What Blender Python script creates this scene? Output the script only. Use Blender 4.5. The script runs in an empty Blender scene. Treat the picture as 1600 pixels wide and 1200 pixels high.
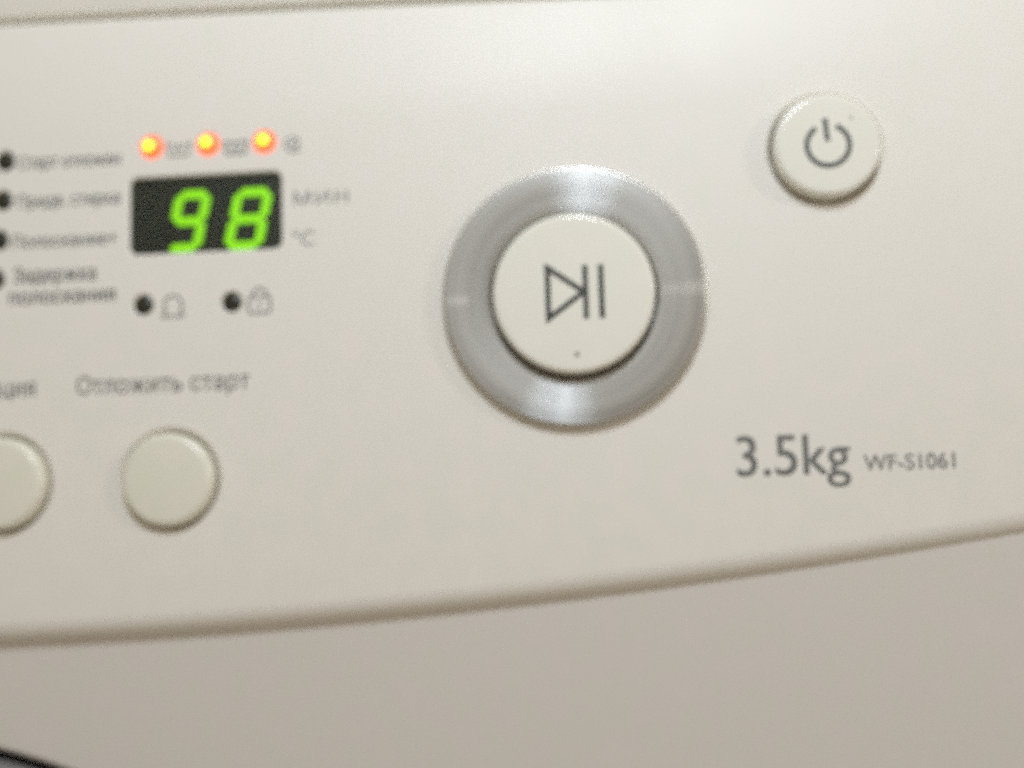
import bpy, bmesh, math, random
from mathutils import Matrix, Vector, geometry

random.seed(7)
sc = bpy.context.scene
MM = 0.001

# ------------------------------------------------------------------ frame of the control panel
# machine frame: X right, Y into the machine, Z up, origin on the floor under the machine's middle.
# panel frame (mm): x right, z up along the slightly leaning face, h out towards the viewer.
TILT = math.radians(6.0)
XC = -144.0                                            # panel x of the machine's middle
PANEL = Matrix.Translation((-XC * MM, -0.300, 0.770)) @ Matrix.Rotation(-TILT, 4, 'X')

def P(x, z, h=0.0):
    return PANEL @ Vector((x * MM, -h * MM, z * MM))

# ------------------------------------------------------------------ camera
yaw, pitch, roll, DIST = math.radians(4.5), math.radians(6.0), math.radians(1.6), 0.22
C = DIST * Vector((math.sin(yaw) * math.cos(pitch), -math.cos(yaw) * math.cos(pitch), -math.sin(pitch)))
d = (-C).normalized()
r = d.cross(Vector((0, 0, 1))).normalized()
u = r.cross(d)
r2 = math.cos(roll) * r - math.sin(roll) * u
u2 = math.sin(roll) * r + math.cos(roll) * u
R = Matrix((r2, u2, -d)).transposed().to_4x4()
cam_data = bpy.data.cameras.new('camera')
cam = bpy.data.objects.new('camera', cam_data)
sc.collection.objects.link(cam)
cam.matrix_world = PANEL @ Matrix.Translation(C) @ R
cam_data.sensor_width = 36.0
cam_data.lens = 36.0 * 1750.0 / 1600.0
cam_data.clip_start = 0.005
cam_data.clip_end = 20.0
cam_data.dof.use_dof = True
cam_data.dof.focus_distance = 0.188
cam_data.dof.aperture_fstop = 4.3
cam_data.dof.aperture_blades = 0
sc.camera = cam

# ------------------------------------------------------------------ light of the room
world = bpy.data.worlds.new('World')
sc.world = world
world.use_nodes = True
bg = world.node_tree.nodes['Background']
bg.inputs['Color'].default_value = (1.0, 0.875, 0.70, 1)
bg.inputs['Strength'].default_value = 0.33

def area(name, pos, target, size, power, colour):
    L = bpy.data.lights.new(name, 'AREA')
    L.shape = 'DISK'; L.size = size; L.energy = power; L.color = colour
    o = bpy.data.objects.new(name, L)
    sc.collection.objects.link(o)
    a, b = P(*pos), P(*target)
    o.location = a
    o.rotation_euler = (b - a).to_track_quat('-Z', 'Y').to_euler()
    return o

# (x, z, h) in panel millimetres
area('added_key_lamp', (34, 275, 320), (40, 20, 0), 0.11, 0.97, (0.78, 0.885, 1.0))  # unseen key lamp, added close above for the falloff down the panel
area('ceiling_bulb', (60, 900, 900), (20, 10, 0), 0.09, 1.5, (0.93, 0.98, 1.0))
area('side_lamp', (900, 210, 420), (20, 10, 0), 0.08, 1.3, (1.0, 0.93, 0.85))

sc.view_settings.view_transform = 'Standard'
sc.view_settings.look = 'None'
sc.view_settings.exposure = 0.13
sc.view_settings.gamma = 1.0
sc.view_settings.use_curve_mapping = False
sc.cycles.use_denoising = False                      # leaves the fine grain of a small camera
sc.cycles.max_bounces = 8
sc.cycles.use_adaptive_sampling = True
sc.cycles.adaptive_threshold = 0.05
sc.cycles.adaptive_min_samples = 12

# ------------------------------------------------------------------ materials
def new_mat(name):
    m = bpy.data.materials.new(name)
    m.use_nodes = True
    nt = m.node_tree
    return m, nt, nt.nodes['Principled BSDF']

def plastic(name, col, rough=0.42, spread=0.10, grain=0.02, mottle=0.045):
    m, nt, b = new_mat(name)
    N, L = nt.nodes, nt.links
    tc = N.new('ShaderNodeTexCoord')
    n1 = N.new('ShaderNodeTexNoise'); n1.inputs['Scale'].default_value = 170; n1.inputs['Detail'].default_value = 4
    L.new(tc.outputs['Object'], n1.inputs['Vector'])
    mx = N.new('ShaderNodeMix'); mx.data_type = 'RGBA'
    mx.inputs[6].default_value = (col[0] * (1 - mottle), col[1] * (1 - mottle * 0.4), col[2] * (1 - mottle), 1)
    mx.inputs[7].default_value = (col[0] * (1 + mottle), col[1] * (1 + mottle * 0.2), col[2] * (1 + mottle), 1)
    L.new(n1.outputs['Fac'], mx.inputs[0])
    L.new(mx.outputs[2], b.inputs['Base Color'])
    n2 = N.new('ShaderNodeTexNoise'); n2.inputs['Scale'].default_value = 22; n2.inputs['Detail'].default_value = 4
    L.new(tc.outputs['Object'], n2.inputs['Vector'])
    mr = N.new('ShaderNodeMapRange')
    mr.inputs['From Min'].default_value = 0.3; mr.inputs['From Max'].default_value = 0.7
    mr.inputs['To Min'].default_value = rough - spread / 2; mr.inputs['To Max'].default_value = rough + spread / 2
    L.new(n2.outputs['Fac'], mr.inputs['Value'])
    L.new(mr.outputs['Result'], b.inputs['Roughness'])
    n3 = N.new('ShaderNodeTexNoise'); n3.inputs['Scale'].default_value = 1600; n3.inputs['Detail'].default_value = 2
    L.new(tc.outputs['Object'], n3.inputs['Vector'])
    bp = N.new('ShaderNodeBump'); bp.inputs['Strength'].default_value = grain; bp.inputs['Distance'].default_value = 0.0004
    L.new(n3.outputs['Fac'], bp.inputs['Height'])
    L.new(bp.outputs['Normal'], b.inputs['Normal'])
    b.inputs['IOR'].default_value = 1.48
    return m

def plain(name, col, rough=0.5, metallic=0.0):
    m, nt, b = new_mat(name)
    b.inputs['Base Color'].default_value = (*col, 1)
    b.inputs['Roughness'].default_value = rough
    b.inputs['Metallic'].default_value = metallic
    return m

def emitter(name, col, strength):
    m, nt, b = new_mat(name)
    b.inputs['Base Color'].default_value = (*[c * 0.3 for c in col], 1)
    b.inputs['Roughness'].default_value = 0.4
    b.inputs['Emission Color'].default_value = (*col, 1)
    b.inputs['Emission Strength'].default_value = strength
    return m

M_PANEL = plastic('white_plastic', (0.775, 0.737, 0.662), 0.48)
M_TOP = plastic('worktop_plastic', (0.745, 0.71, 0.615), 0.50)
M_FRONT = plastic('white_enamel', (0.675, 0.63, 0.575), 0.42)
M_BUTTON = plastic('button_plastic', (0.80, 0.78, 0.68), 0.11, 0.04, 0.012)
M_BLANK = plastic('blank_button_plastic', (0.74, 0.715, 0.595), 0.28, 0.08, 0.012)
M_INK = plain('grey_ink', (0.10, 0.098, 0.092), 0.6)
M_INK2 = plain('pale_grey_ink', (0.22, 0.22, 0.205), 0.6)
M_INK2D = plain('mid_grey_ink', (0.17, 0.17, 0.157), 0.6)
M_INK3 = plain('load_print_ink', (0.15, 0.148, 0.138), 0.6)
M_BLACKINK = plain('charcoal_ink', (0.055, 0.055, 0.05), 0.6)
M_GAP = plain('black_rubber', (0.012, 0.013, 0.010), 0.7)
M_LENS = plain('dark_lens', (0.022, 0.021, 0.010), 0.35)
M_CAVITY = plain('display_cavity', (0.034, 0.034, 0.028), 0.6)
M_SEG = emitter('green_segment', (0.27, 0.72, 0.0), 1.32)
M_SEGOFF = plain('unlit_segment', (0.020, 0.022, 0.018), 0.5)
M_LED = emitter('orange_led_lens', (1.0, 0.16, 0.045), 1.25)
M_DIE = emitter('yellow_led_core', (1.0, 0.72, 0.03), 2.4)
M_DOORGLASS = plain('door_glass', (0.05, 0.055, 0.055), 0.08)
M_RIM = plastic('grey_door_plastic', (0.30, 0.29, 0.285), 0.45)
M_SPECK = plain('dark_speck', (0.16, 0.14, 0.11), 0.8)  # plain dark brown for the small dots on two buttons

def metal():
    m, nt, b = new_mat('turned_aluminium')
    N, L = nt.nodes, nt.links
    tc = N.new('ShaderNodeTexCoord')
    sep = N.new('ShaderNodeSeparateXYZ'); L.new(tc.outputs['Object'], sep.inputs[0])
    cmb = N.new('ShaderNodeCombineXYZ'); L.new(sep.outputs[0], cmb.inputs[0]); L.new(sep.outputs[1], cmb.inputs[1])
    ln = N.new('ShaderNodeVectorMath'); ln.operation = 'LENGTH'; L.new(cmb.outputs[0], ln.inputs[0])
    nz = N.new('ShaderNodeTexNoise'); nz.noise_dimensions = '1D'
    nz.inputs['Scale'].default_value = 1100; nz.inputs['Detail'].default_value = 3
    L.new(ln.outputs['Value'], nz.inputs['W'])
    mr = N.new('ShaderNodeMapRange')
    mr.inputs['From Min'].default_value = 0.25; mr.inputs['From Max'].default_value = 0.75
    mr.inputs['To Min'].default_value = 0.55; mr.inputs['To Max'].default_value = 0.72
    L.new(nz.outputs['Fac'], mr.inputs['Value']); L.new(mr.outputs['Result'], b.inputs['Roughness'])
    mx = N.new('ShaderNodeMix'); mx.data_type = 'RGBA'
    mx.inputs[6].default_value = (0.28, 0.267, 0.242, 1); mx.inputs[7].default_value = (0.64, 0.612, 0.56, 1)
    L.new(nz.outputs['Fac'], mx.inputs[0]); L.new(mx.outputs[2], b.inputs['Base Color'])
    tg = N.new('ShaderNodeTangent'); tg.direction_type = 'RADIAL'; tg.axis = 'Z'
    L.new(tg.outputs[0], b.inputs['Tangent'])
    b.inputs['Anisotropic'].default_value = 0.35
    b.inputs['Anisotropic Rotation'].default_value = 0.33
    b.inputs['Metallic'].default_value = 1.0
    gl = N.new('ShaderNodeBsdfAnisotropic')              # the fine turning marks: a narrow radial glint
    gl.inputs['Color'].default_value = (0.86, 0.87, 0.87, 1)
    gl.inputs['Roughness'].default_value = 0.34
    gl.inputs['Anisotropy'].default_value = 0.86
    gl.inputs['Rotation'].default_value = 0.0
    L.new(tg.outputs[0], gl.inputs['Tangent'])
    ms = N.new('ShaderNodeMixShader'); ms.inputs[0].default_value = 0.15
    L.new(b.outputs[0], ms.inputs[1]); L.new(gl.outputs[0], ms.inputs[2])
    L.new(ms.outputs[0], N['Material Output'].inputs[0])
    return m
M_METAL = metal()
M_POLISH = plain('polished_aluminium', (0.60, 0.58, 0.54), 0.36, 1.0)

def pane():
    m, nt, b = new_mat('smoked_acrylic')
    N, L = nt.nodes, nt.links
    out = N['Material Output']; N.remove(b)
    tr = N.new('ShaderNodeBsdfTransparent'); tr.inputs[0].default_value = (0.86, 0.90, 0.84, 1)
    gl = N.new('ShaderNodeBsdfGlossy'); gl.inputs['Roughness'].default_value = 0.33
    fr = N.new('ShaderNodeFresnel'); fr.inputs['IOR'].default_value = 1.5
    mx = N.new('ShaderNodeMixShader')
    L.new(fr.outputs[0], mx.inputs[0]); L.new(tr.outputs[0], mx.inputs[1]); L.new(gl.outputs[0], mx.inputs[2])
    L.new(mx.outputs[0], out.inputs[0])
    return m
M_PANE = pane()

# ------------------------------------------------------------------ builders
root = bpy.data.objects.new('washing_machine', None)
sc.collection.objects.link(root)
root.empty_display_size = 0.1
root['label'] = 'white front loading washing machine with lit control panel showing 98'
root['category'] = 'washing machine'

def finish(me, angle=32):
    for p in me.polygons:
        p.use_smooth = True
    me.set_sharp_from_angle(angle=math.radians(angle))

class _MW:      # world matrices kept out of the saved objects
    table = {}
def add(name, me, mat, parent=root, mw=None, label=None, smooth=32):
    o = bpy.data.objects.new(name, me)
    sc.collection.objects.link(o)
    if mat is not None:
        me.materials.clear(); me.materials.append(mat)
    if smooth:
        finish(me, smooth)
    o.parent = parent
    mw = Matrix.Identity(4) if mw is None else mw
    pw = _MW.table.get(parent.name, Matrix.Identity(4))
    _MW.table[o.name] = mw.copy()
    o.matrix_local = pw.inverted() @ mw
    if label:
        o['label'] = label
    return o

def on_panel(x, z, h=0.0):
    """local frame at a place on the panel: X right, Y up the face, Z out of the face"""
    return PANEL @ Matrix.Translation((x * MM, -h * MM, z * MM)) @ Matrix.Rotation(math.radians(90), 4, 'X')

def mesh(name, verts, faces):
    me = bpy.data.meshes.new(name)
    me.from_pydata(verts, [], faces)
    bm = bmesh.new(); bm.from_mesh(me)
    bmesh.ops.recalc_face_normals(bm, faces=bm.faces)
    bm.to_mesh(me); bm.free()
    return me

def lathe(name, prof, n=96, sx=1.0, closed=False):
    """prof: (radius, height) in mm, axis Z. radius 0 closes with a fan."""
    V, F, rings = [], [], []
    for (rr, hh) in prof:
        if rr <= 1e-6:
            rings.append([len(V)]); V.append((0, 0, hh * MM))
        else:
            rings.append(list(range(len(V), len(V) + n)))
            for k in range(n):
                a = 2 * math.pi * k / n
                V.append((rr * MM * math.cos(a), rr * MM * math.sin(a), hh * MM))
    pairs = list(zip(rings, rings[1:]))
    if closed:
        pairs.append((rings[-1], rings[0]))
    for A, B in pairs:
        for k in range(n):
            k2 = (k + 1) % n
            if len(A) == 1 and len(B) == 1:
                continue
            if len(A) == 1: F.append((A[0], B[k], B[k2]))
            elif len(B) == 1: F.append((A[k], A[k2], B[0]))
            else: F.append((A[k], A[k2], B[k2], B[k]))
    return mesh(name, V, F)

def arc(cx, cz, rx, rz, a0, a1, n):
    return [(cx + rx * math.cos(math.radians(a0 + (a1 - a0) * i / n)), cz + rz * math.sin(math.radians(a0 + (a1 - a0) * i / n))) for i in range(n + 1)]

def rrect(w, h, rad, n=6):
    """rounded rectangle outline, mm, centred"""
    out = []
    for (sx, sz, a0) in ((1, 1, 0), (-1, 1, 90), (-1, -1, 180), (1, -1, 270)):
        out += arc(sx * (w / 2 - rad), sz * (h / 2 - rad), rad, rad, a0, a0 + 90, n)
    return out

def prism(name, outline, z0, z1):
    n = len(outline)
    V = [(x * MM, y * MM, z0 * MM) for x, y in outline] + [(x * MM, y * MM, z1 * MM) for x, y in outline]
    F = [tuple(range(n - 1, -1, -1)), tuple(range(n, 2 * n))]
    F += [(i, (i + 1) % n, n + (i + 1) % n, n + i) for i in range(n)]
    return mesh(name, V, F)

def loft(name, loops):
    """closed loops of equal length [(x,y,z) mm], capped both ends"""
    V = [(x * MM, y * MM, z * MM) for lp in loops for x, y, z in lp]
    n = len(loops[0]); F = []
    for j in range(len(loops) - 1):
        for i in range(n):
            F.append((j * n + i, j * n + (i + 1) % n, (j + 1) * n + (i + 1) % n, (j + 1) * n + i))
    F.append(tuple(range(n - 1, -1, -1)))
    F.append(tuple(range((len(loops) - 1) * n, len(loops) * n)))
    return mesh(name, V, F)

def join_meshes(name, meshes_mats):
    bm = bmesh.new()
    for me, mw in meshes_mats:
        t = me.copy(); t.transform(mw); bm.from_mesh(t); bpy.data.meshes.remove(t)
    me = bpy.data.meshes.new(name); bm.to_mesh(me); bm.free()
    return me

def boolean_cut(me, cutter):
    a = bpy.data.objects.new('tmp_a', me); b = bpy.data.objects.new('tmp_b', cutter)
    sc.collection.objects.link(a); sc.collection.objects.link(b)
    md = a.modifiers.new('cut', 'BOOLEAN'); md.object = b; md.operation = 'DIFFERENCE'; md.solver = 'EXACT'
    dg = bpy.context.evaluated_depsgraph_get(); dg.update()
    out = bpy.data.meshes.new_from_object(a.evaluated_get(dg))
    bpy.data.objects.remove(a); bpy.data.objects.remove(b)
    return out

# ------------------------------------------------------------------ layout of the panel (mm)
RING = (12.75, 16.85)
POWER = (62.8, 44.1)
B1, B2 = (-69.0, -16.8), (-103.7, -16.6)
LED_ON = [(-73.2, 51.8), (-61.25, 51.75), (-49.45, 51.65)]
LED_OFF = [(-104.7, 50.5), (-105.1, 42.1), (-105.75, 33.7), (-106.4, 25.5)]
LED_LOW = [(-74.8, 18.85), (-56.4, 18.7)]
DISP = (-61.9, 37.35, 31.8, 16.0)            # centre x, centre z, width, height

def z_bottom(x): return -48.9 + 2.95e-4 * (x - XC) ** 2
def z_top(x): return 80.6 - 0.8e-4 * (x - XC) ** 2

# control panel: cross sections along x, front face at h = 0
XS = [XC - 298 + 596 * i / 80 for i in range(81)]
loops = []
for x in XS:
    zb, zt = z_bottom(x), z_top(x)
    sec = [(zt, 24.0), (zt, 1.4)]
    sec += [(zt - 1.4 + 1.4 * math.cos(a), 1.4 - 1.4 * math.sin(a)) for a in [math.radians(v) for v in (30, 60, 90)]]
    # rolled lower edge turning back under the panel
    zz, dd = 4.8, 4.2
    sec.append((zt - 2.0, 0.0)); sec.append((zb + zz + 0.6, 0.0))
    for v in (0, 12, 25, 38, 52, 66, 78, 90):
        a = math.radians(v)
        sec.append((zb + zz - zz * math.sin(a), dd - dd * math.cos(a)))
    sec.append((zb, 24.0))
    loops.append([(x, dep, z) for z, dep in sec])
panel_me = loft('control_panel', loops)
bm = bmesh.new(); bm.from_mesh(panel_me)                 # one flat front face, so that the openings cut cleanly
bm.faces.ensure_lookup_table()
front = [f for f in bm.faces if all(abs(v.co.y) < 1e-6 for v in f.verts)]
bmesh.ops.dissolve_faces(bm, faces=front)
bm.to_mesh(panel_me); bm.free()

def hole(x, z, rad, depth, ch=0.6):
    m = lathe('cut', [(0, -depth), (rad, -depth), (rad, -ch), (rad + ch, 0.0), (rad + ch, 3.0), (0, 3.0)], 72)
    return (m, Matrix.Translation((x * MM, 0, z * MM)) @ Matrix.Rotation(math.radians(90), 4, 'X'))

cuts = [hole(*RING, 24.9, 6.0, 0.3), hole(*POWER, 10.75, 7.0, 0.7), hole(*B1, 9.75, 7.0, 0.9), hole(*B2, 9.75, 7.0, 0.9)]
for q in LED_ON: cuts.append(hole(*q, 2.35, 4.0, 0.25))
for q in LED_OFF + LED_LOW: cuts.append(hole(*q, 2.05, 4.0, 0.3))
loops = []
for hgt, grow in ((-5.5, 0.0), (-0.35, 0.0), (0.0, 0.35), (3.0, 0.35)):
    loops.append([(x, y, hgt) for x, y in rrect(DISP[2] + 2 * grow, DISP[3] + 2 * grow, 1.7 + grow)])
cuts.append((loft('cut', loops), Matrix.Translation((DISP[0] * MM, 0, DISP[1] * MM)) @ Matrix.Rotation(math.radians(90), 4, 'X')))
panel_me = boolean_cut(panel_me, join_meshes('cutters', cuts))
bm = bmesh.new(); bm.from_mesh(panel_me)
bmesh.ops.triangulate(bm, faces=[f for f in bm.faces if len(f.verts) > 4])
bm.to_mesh(panel_me); bm.free()
add('control_panel', panel_me, M_PANEL, mw=PANEL, label='smooth white control panel with bowed rolled lower edge')

# worktop above the seam
loops = []
for x in XS:
    z0 = z_top(x) + 1.0
    loops.append([(x, 560, z0), (x, 2.2, z0), (x, 1.0, z0 + 0.4), (x, 0.6, z0 + 1.3), (x, 0.6, z0 + 27), (x, 3.0, z0 + 31), (x, 7, z0 + 33), (x, 560, z0 + 33)])
Wm = Matrix.Translation(PANEL.to_translation())
add('worktop', loft('worktop', loops), M_TOP, mw=PANEL, label='cream white worktop edge above the thin dark seam')

# cabinet behind, open in front
def box(name, x0, x1, y0, y1, z0, z1):
    V = [(x, y, z) for x in (x0, x1) for y in (y0, y1) for z in (z0, z1)]
    F = [(0, 1, 3, 2), (4, 6, 7, 5), (0, 4, 5, 1), (2, 3, 7, 6), (0, 2, 6, 4), (1, 5, 7, 3)]
    me = mesh(name, V, F)
    bm = bmesh.new(); bm.from_mesh(me)
    bmesh.ops.bevel(bm, geom=bm.edges[:], offset=0.003, segments=2, affect='EDGES')
    bm.to_mesh(me); bm.free()
    return me
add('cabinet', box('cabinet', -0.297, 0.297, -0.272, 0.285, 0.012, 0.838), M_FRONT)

# lower front sheet with the round door opening; plane just behind the panel's rolled edge
FY = -0.3011
DOOR = (0.0, 0.770 - 0.2162)
DR = 150.0
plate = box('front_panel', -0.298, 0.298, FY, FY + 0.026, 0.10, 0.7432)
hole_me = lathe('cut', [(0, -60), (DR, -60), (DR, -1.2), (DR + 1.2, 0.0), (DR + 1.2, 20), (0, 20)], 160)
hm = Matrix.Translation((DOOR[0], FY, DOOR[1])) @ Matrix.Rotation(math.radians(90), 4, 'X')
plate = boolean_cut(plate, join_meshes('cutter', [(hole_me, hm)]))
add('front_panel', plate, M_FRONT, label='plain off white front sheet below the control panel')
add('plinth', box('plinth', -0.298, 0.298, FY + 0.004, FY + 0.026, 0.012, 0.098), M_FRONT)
gask = lathe('door_seal', [(DR + 3, -8.0), (DR - 9, -8.0), (DR - 9, -12.0), (DR + 3, -12.0)], 160, closed=True)
add('door_seal', gask, M_GAP, mw=hm, label='dark curved gap around the round door')
rim = lathe('door', [(DR - 4.0, -7), (DR - 2.7, -3.5), (DR - 2.7, 2.0)] + arc(DR - 8.7, 2.0, 6.0, 6.0, 0, 90, 8)[1:] +
            [(DR - 30, 9.5), (DR - 44, 7.5), (DR - 52, 2.0), (DR - 54, -6)], 160)
door = add('door', rim, M_RIM, mw=hm, label='pale round door rim at the lower left')
add('door_glass', lathe('door_glass', [(DR - 53, -3), (DR - 62, -4), (90, -14), (60, -22), (30, -26), (0, -27)], 96), M_DOORGLASS, parent=door, mw=hm)

# ------------------------------------------------------------------ start / pause button with its metal ring
RH = 2.3                                                # the ring stands this far out of the panel
ring_prof = [(25.45, RH - 0.62), (25.3, RH - 0.2), (24.6, RH), (21.5, RH - 0.24), (18.5, RH - 0.46), (16.9, RH - 0.56), (16.5, RH - 0.8), (16.45, -4.0), (25.2, -4.0)]
edge_prof = [(24.6, -4.0), (24.6, -0.1), (25.95, 0.05), (25.98, 0.8), (25.92, RH - 1.0)] + arc(25.3, RH - 1.0, 0.62, 0.42, 0, 90, 6)[1:] + [(24.9, RH - 0.7), (24.6, RH - 0.7)]
ring_mw = on_panel(*RING)
bezel = add('bezel_ring', lathe('bezel_ring', ring_prof, 160, closed=True), M_METAL, mw=ring_mw, label='turned aluminium ring around the start and pause button')

add('ring_edge', lathe('ring_edge', edge_prof, 160, closed=True), M_POLISH, parent=bezel, mw=ring_mw, label='polished outer wall of the ring')

def button_mesh(name, rad, top, fil, dome):
    prof = [(0, -3.5), (rad, -3.5), (rad, top - fil)] + arc(rad - fil, top - fil, fil, fil, 0, 90, 8)[1:]
    prof = prof[:-1]
    rr = rad - fil
    for t in (1.0, 0.9, 0.75, 0.5, 0.25):
        prof.append((rr * t, top + dome * (1 - t * t)))
    prof.append((0, top + dome))
    return lathe(name, prof, 112)

add('start_button', button_mesh('start_button', 15.75, 4.7, 1.1, 0.25), M_BUTTON, mw=ring_mw, label='large round cream start and pause button')
start = bpy.data.objects['start_button']
add('power_button', button_mesh('power_button', 10.3, 3.1, 1.2, 0.2), M_BUTTON, mw=on_panel(*POWER), label='round cream power button at the upper right')
power = bpy.data.objects['power_button']
blank = button_mesh('option_button', 9.35, 2.4, 1.5, 0.25)
add('option_button', blank, M_BLANK, mw=on_panel(*B1), label='plain round button under the delayed start print')
add('option_button', blank, M_BLANK, mw=on_panel(*B2), label='plain round button cut by the left edge of the picture')

# ------------------------------------------------------------------ print: strokes and lettering
def stroke_mesh(name, strokes, w, th=0.05):
    """each stroke a polyline (mm); one thin raised ribbon each, round joints"""
    bm = bmesh.new()
    for pl in strokes:
        closed = pl[0] == pl[-1] and len(pl) > 2
        pts = [Vector(p) for p in (pl[:-1] if closed else pl)]
        n = len(pts); Ls, Rs = [], []
        for i, p in enumerate(pts):
            a = pts[i - 1] if (i > 0 or closed) else None
            b = pts[(i + 1) % n] if (i < n - 1 or closed) else None
            d1 = (p - a).normalized() if a is not None else None
            d2 = (b - p).normalized() if b is not None else None
            if d1 is None: nn = Vector((-d2.y, d2.x)); k = 1
            elif d2 is None: nn = Vector((-d1.y, d1.x)); k = 1
            else:
                t = (d1 + d2).normalized(); nn = Vector((-t.y, t.x))
                k = min(2.2, 1 / max(0.3, nn.dot(Vector((-d1.y, d1.x)))))
            Ls.append(p + nn * w / 2 * k); Rs.append(p - nn * w / 2 * k)
        vt = [[bm.verts.new((q.x * MM, q.y * MM, hh * MM)) for q in row] for hh in (0, th) for row in (Ls, Rs)]
        segs = range(n if closed else n - 1)
        for i in segs:
            j = (i + 1) % n
            bm.faces.new((vt[2][i], vt[2][j], vt[3][j], vt[3][i]))
            bm.faces.new((vt[0][i], vt[1][i], vt[1][j], vt[0][j]))
            bm.faces.new((vt[0][i], vt[0][j], vt[2][j], vt[2][i]))
            bm.faces.new((vt[1][i], vt[3][i], vt[3][j], vt[1][j]))
        if not closed:
            bm.faces.new((vt[0][0], vt[2][0], vt[3][0], vt[1][0]))
            bm.faces.new((vt[0][-1], vt[1][-1], vt[3][-1], vt[2][-1]))
    bmesh.ops.recalc_face_normals(bm, faces=bm.faces)
    me = bpy.data.meshes.new(name); bm.to_mesh(me); bm.free()
    return me

def circ(cx, cy, rx, ry=None, a0=0, a1=360, n=28):
    ry = rx if ry is None else ry
    pts = arc(cx, cy, rx, ry, a0, a1, n)
    if abs(a1 - a0) >= 360: pts[-1] = pts[0]
    return pts

def outline(body):
    """contours of a word or letter, font units, one list of points each"""
    cu = bpy.data.curves.new('tmp', 'FONT')
    cu.body = body; cu.size = 1.0; cu.fill_mode = 'NONE'; cu.resolution_u = 4
    o = bpy.data.objects.new('tmp', cu); sc.collection.objects.link(o)
    dg = bpy.context.evaluated_depsgraph_get(); dg.update()
    me = bpy.data.meshes.new_from_object(o.evaluated_get(dg))
    bpy.data.objects.remove(o)
    n = len(me.vertices); comp = list(range(n))
    def find(i):
        while comp[i] != i: i = comp[i]
        return i
    for e in me.edges:
        i, j = sorted((find(e.vertices[0]), find(e.vertices[1]))); comp[j] = i
    loops = {}
    for v in me.vertices:
        loops.setdefault(find(v.index), []).append((v.co.x, v.co.y))
    bpy.data.meshes.remove(me)
    return list(loops.values())

_cache = {}
def glyph(ch):
    """filled letter: triangles kept where the contours wind round them"""
    if ch in _cache: return _cache[ch]
    loops = outline(ch)
    V, E = [], []
    for lp in loops:
        k = len(V); V += [Vector(p) for p in lp]
        E += [(k + i, k + (i + 1) % len(lp)) for i in range(len(lp))]
    r_ = geometry.delaunay_2d_cdt(V, E, [], 1, 1e-6)
    vv, ff = r_[0], r_[2]
    keep = []
    for t in ff:
        cx = sum(vv[k].x for k in t) / len(t); cy = sum(vv[k].y for k in t) / len(t)
        wn = 0
        for lp in loops:
            for (x0, y0), (x1, y1) in zip(lp, lp[1:] + lp[:1]):
                if (y0 > cy) != (y1 > cy) and cx < x0 + (cy - y0) / (y1 - y0) * (x1 - x0):
                    wn += 1 if y1 > y0 else -1
        if wn: keep.append(tuple(t))
    _cache[ch] = ([(v.x, v.y) for v in vv], keep)
    return _cache[ch]

def text_mesh(body, x0, x1, cap, spacing=0.0, bold=0.0):
    """lettering fitted between x0 and x1 (mm), capital height cap (mm); baseline at y = 0; letter by letter"""
    V, F = [], []
    for i, ch in enumerate(body):
        if ch == ' ':
            continue
        vs, fs = glyph(ch)
        dx = max(p[0] for lp in outline(body[:i + 1]) for p in lp) - max(p[0] for p in vs) + spacing * i
        base = len(V)
        V += [(x + dx, y) for x, y in vs]
        F += [tuple(base + k for k in f) for f in fs]
    a, b = min(v[0] for v in V), max(v[0] for v in V)
    kx = (x1 - x0) / (b - a); ky = cap / 0.727
    bm = bmesh.new()
    bv = [bm.verts.new(((x - a) * kx * MM + x0 * MM, y * ky * MM, 0)) for x, y in V]
    for f in F:
        bm.faces.new([bv[k] for k in f])
    bmesh.ops.delete(bm, geom=[v for v in bm.verts if not v.link_faces], context='VERTS')
    ext = bmesh.ops.extrude_face_region(bm, geom=bm.faces[:])
    for g in ext['geom']:
        if isinstance(g, bmesh.types.BMVert): g.co.z += 0.05 * MM
    bmesh.ops.recalc_face_normals(bm, faces=bm.faces)
    me = bpy.data.meshes.new('printed_text'); bm.to_mesh(me); bm.free()
    if bold:                                           # heavier ink: three laps of the print a little apart
        me = join_meshes('printed_text', [(me, Matrix.Translation((bold * MM * k, 0, 0.012 * MM * j))) for j, k in enumerate((0, -1, 1))])
    return me

def print_text(body, x0, x1, base, cap, mat=M_INK, spacing=0.0, bold=0.0, label=None, rot=0.0):
    me = text_mesh(body, 0, x1 - x0, cap, spacing, bold)
    me.name = 'printed_text'
    mw = on_panel(x0, base, 0.02) @ Matrix.Rotation(math.radians(rot), 4, 'Z')
    return add('printed_text', me, mat, mw=mw, label=label, smooth=0)

print_text('Старт отложен', -101.6, -79.9, 48.6, 2.75, M_INK2D, bold=0.05, label='pale grey printed line beside the top left indicator')
print_text('Предв. стирка', -101.7, -79.9, 40.35, 2.75, M_INK2D, bold=0.05, label='pale grey printed line beside the second left indicator')
print_text('Полоскание+', -102.6, -80.5, 31.85, 2.75, M_INK2D, bold=0.05, label='pale grey printed line beside the third left indicator')
print_text('Задержка', -102.2, -84.8, 24.6, 3.1, M_INK, bold=0.05, label='upper of the two grey printed lines beside the lowest left indicator')
print_text('полоскания', -103.1, -80.7, 20.1, 3.1, M_INK, bold=0.05, label='lower of the two grey printed lines beside the lowest left indicator')
print_text('МИН', -43.4, -32.2, 38.1, 2.7, M_INK2, 0.08, label='pale grey printed unit to the right of the display, upper')
print_text('°C', -43.7, -39.2, 29.7, 3.1, M_INK2, label='pale grey printed degree sign to the right of the display')
print_text('Опция', -110.6, -97.3, 1.1, 3.7, M_INK, label='grey printed word above the left edge button')
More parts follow.
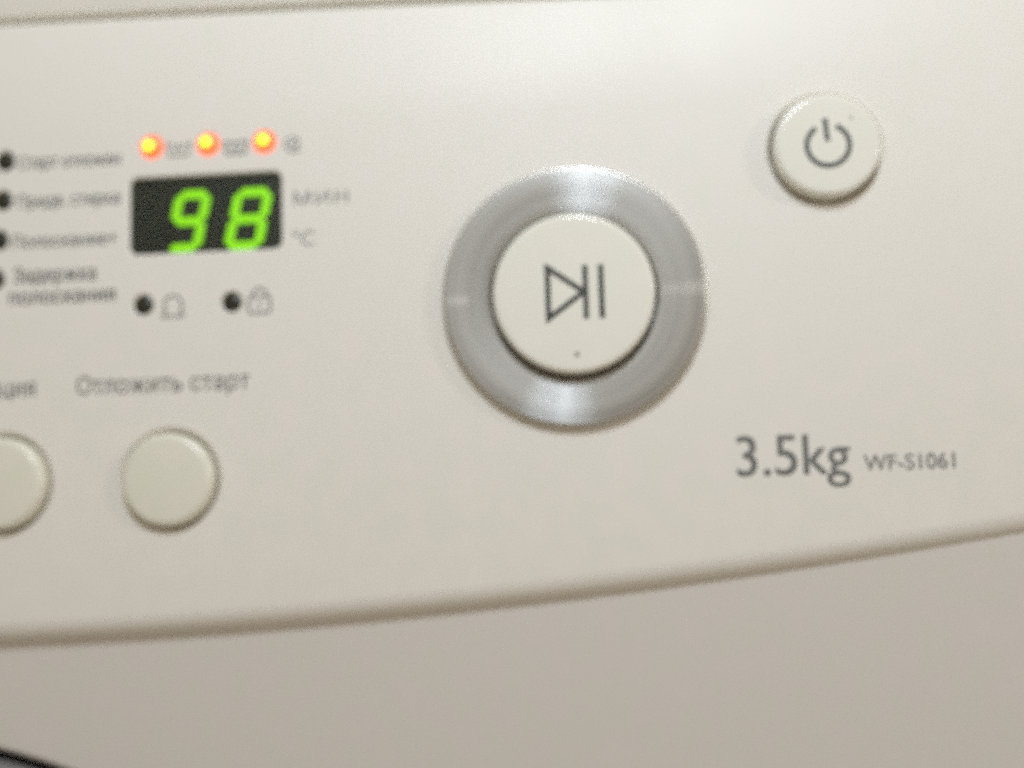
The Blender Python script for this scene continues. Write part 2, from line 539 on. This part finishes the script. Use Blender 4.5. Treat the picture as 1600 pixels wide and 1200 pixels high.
print_text('Отложить старт', -88.5, -52.7, 1.0, 3.7, M_INK, label='grey printed words above the plain round button')
print_text('3.5kg', 42.9, 64.1, -19.35, 8.1, M_INK3, bold=0.07, label='large grey printed load weight above the lower seam')
print_text('WF-S1061', 66.7, 83.5, -18.95, 3.1, M_INK2D, bold=0.03, label='small pale grey printed code right of the load weight')

def print_symbol(x, z, strokes, w, mat=M_INK2, label=None, parent=root, mw=None, hgt=0.02):
    me = stroke_mesh('printed_symbol', strokes, w * 1.12)
    return add('printed_symbol', me, mat, parent=parent, mw=on_panel(x, z, hgt) if mw is None else mw, label=label, smooth=0)

tub = [(-2.5, 1.3), (-1.9, -1.5), (1.9, -1.5), (2.5, 1.3)]
print_symbol(-67.5, 51.3, [tub, circ(0, 0.1, 0.5, n=12), [(-2.1, 0.9), (-1.1, 0.5)], [(1.1, 0.5), (2.1, 0.9)]], 0.36, label='faint wash tub symbol right of the first lit indicator')
print_symbol(-55.4, 51.0, [tub, [(-2.2, 0.6), (-1.1, 1.1), (0, 0.6), (1.1, 1.1), (2.2, 0.6)], [(-1.2, -0.5), (1.2, -0.5)]], 0.42, label='faint rinse tub symbol right of the second lit indicator')
spiral = [(0.35 * t * math.cos(t * 1.9) , 0.30 * t * math.sin(t * 1.9)) for t in [0.6 + 5.6 * i / 50 for i in range(51)]]
print_symbol(-43.4, 51.0, [spiral], 0.36, label='faint spin spiral symbol right of the third lit indicator')
print_symbol(-68.5, 18.2, [circ(0, 0.4, 1.9, 1.9, -38, 218, 24), [(-2.3, -1.9), (-1.5, -0.77)], [(1.5, -0.77), (2.3, -1.9)], [(-2.3, -1.9), (2.3, -1.9)]], 0.42, label='faint bell shaped symbol below the display')
print_symbol(-50.6, 17.9, [rrect(4.4, 3.3, 0.5, 3) + [rrect(4.4, 3.3, 0.5, 3)[0]], [(-1.5, 1.75)] + arc(0, 1.9, 1.5, 1.5, 180, 0, 12) + [(1.5, 1.75)], [(0, 0.5), (0, -0.6)]], 0.42, label='faint padlock symbol below the display')

# play / pause mark on the start button
start_top = on_panel(RING[0], RING[1], 4.97)
print_symbol(0, 0, [[(-4.9, 4.95), (-4.9, -4.95), (2.0, 0.0), (-4.9, 4.95)], [(2.35, 5.2), (2.35, -5.2)], [(5.4, 5.2), (5.4, -5.2)]], 0.92, M_BLACKINK, parent=start, mw=start_top, label='dark grey play and pause mark')
add('speck', lathe('speck', [(0, 0), (0.45, 0.0), (0.35, 0.1), (0, 0.12)], 12), M_SPECK, parent=start, mw=on_panel(RING[0] + 0.3, RING[1] - 12.1, 4.78))
# power mark
power_top = on_panel(POWER[0], POWER[1], 3.31) @ Matrix.Rotation(math.radians(4), 4, 'Z')
print_symbol(0, 0, [circ(0.0, -0.25, 4.05, 4.05, 118, 422, 40), [(0, 5.1), (0, 0.5)]], 0.85, M_INK, parent=power, mw=power_top, label='dark grey power mark')
add('speck', lathe('speck', [(0, 0), (0.28, 0.0), (0.2, 0.08), (0, 0.1)], 12), M_SPECK, parent=power, mw=on_panel(POWER[0] + 4.7, POWER[1] + 5.0, 3.18))  # tiny dimple, drawn as a dark dot

# ------------------------------------------------------------------ indicators
lens = lathe('indicator_light', [(0, -3.8), (2.3, -3.8), (2.3, -0.1), (2.1, 0.35), (1.5, 0.7), (0.7, 0.9), (0, 0.95)], 32)
core = lathe('lit_core', [(0, 0), (1.2, 0.0), (1.05, 0.3), (0.5, 0.52), (0, 0.56)], 20)
where = ['leftmost', 'middle', 'rightmost']
for i, q in enumerate(LED_ON):
    o = add('indicator_light', lens, M_LED, mw=on_panel(*q), label=where[i] + ' of the three glowing orange indicator lights')
    dx, dz = ((-0.25, 0.15), (-0.2, 0.3), (-0.05, 0.25))[i]
    add('lit_core', core, M_DIE, parent=o, mw=on_panel(q[0] + dx, q[1] + dz, 0.62))
off = lathe('unlit_indicator', [(0, -3.8), (2.0, -3.8), (2.0, -0.6), (1.6, -0.35), (0.8, -0.2), (0, -0.12)], 28)
names = ['topmost', 'second', 'third', 'lowest']
for i, q in enumerate(LED_OFF):
    add('unlit_indicator', off, M_LENS, mw=on_panel(*q), label='dark unlit indicator at the left edge, ' + names[i] + ' of four')
add('unlit_indicator', off, M_LENS, mw=on_panel(*LED_LOW[0]), label='dark unlit indicator left of the bell shaped symbol')
add('unlit_indicator', off, M_LENS, mw=on_panel(*LED_LOW[1]), label='dark unlit indicator left of the padlock symbol')

# ------------------------------------------------------------------ display
dm = on_panel(DISP[0], DISP[1], 0)
display = add('display', prism('display', rrect(DISP[2] - 0.1, DISP[3] - 0.1, 1.6), -5.4, -1.6), M_CAVITY, mw=dm, label='dark rectangular display with green digits')

def segment(pts, th=0.3):
    return prism('segment', pts, 0, th)

def digit(x_left, z_bot, w, hgt, lit, slant, sw=1.75):
    g = 0.10
    def sh(p): return (p[0] + p[1] * slant, p[1])
    m = hgt / 2; c = sw / 2
    def hbar(z):
        a, b = c + g, w - c - g
        return [(a, z), (a + c * .8, z + c), (b - c * .8, z + c), (b, z), (b - c * .8, z - c), (a + c * .8, z - c)]
    def vbar(x, z0, z1):
        a, b = z0 + g, z1 - g
        return [(x, a), (x + c, a + c * .8), (x + c, b - c * .8), (x, b), (x - c, b - c * .8), (x - c, a + c * .8)]
    segs = {'a': hbar(hgt - c), 'g': hbar(m), 'd': hbar(c), 'f': vbar(c, m, hgt - c), 'b': vbar(w - c, m, hgt - c), 'e': vbar(c, c, m), 'c': vbar(w - c, c, m)}
    for k, pts in segs.items():
        me = segment([sh(p) for p in pts])
        on = k in lit
        add('segment' if on else 'unlit_segment', me, M_SEG if on else M_SEGOFF, parent=display, mw=on_panel(x_left, z_bot, -1.58), smooth=0)
digit(-71.0, 29.75, 7.5, 12.9, 'abcdfg', 0.205)
digit(-58.6, 29.65, 8.0, 12.9, 'abcdefg', 0.205)
add('display_window', prism('display_window', rrect(DISP[2] - 0.15, DISP[3] - 0.15, 1.6), -0.75, -0.45), M_PANE, parent=display, mw=dm, smooth=0)
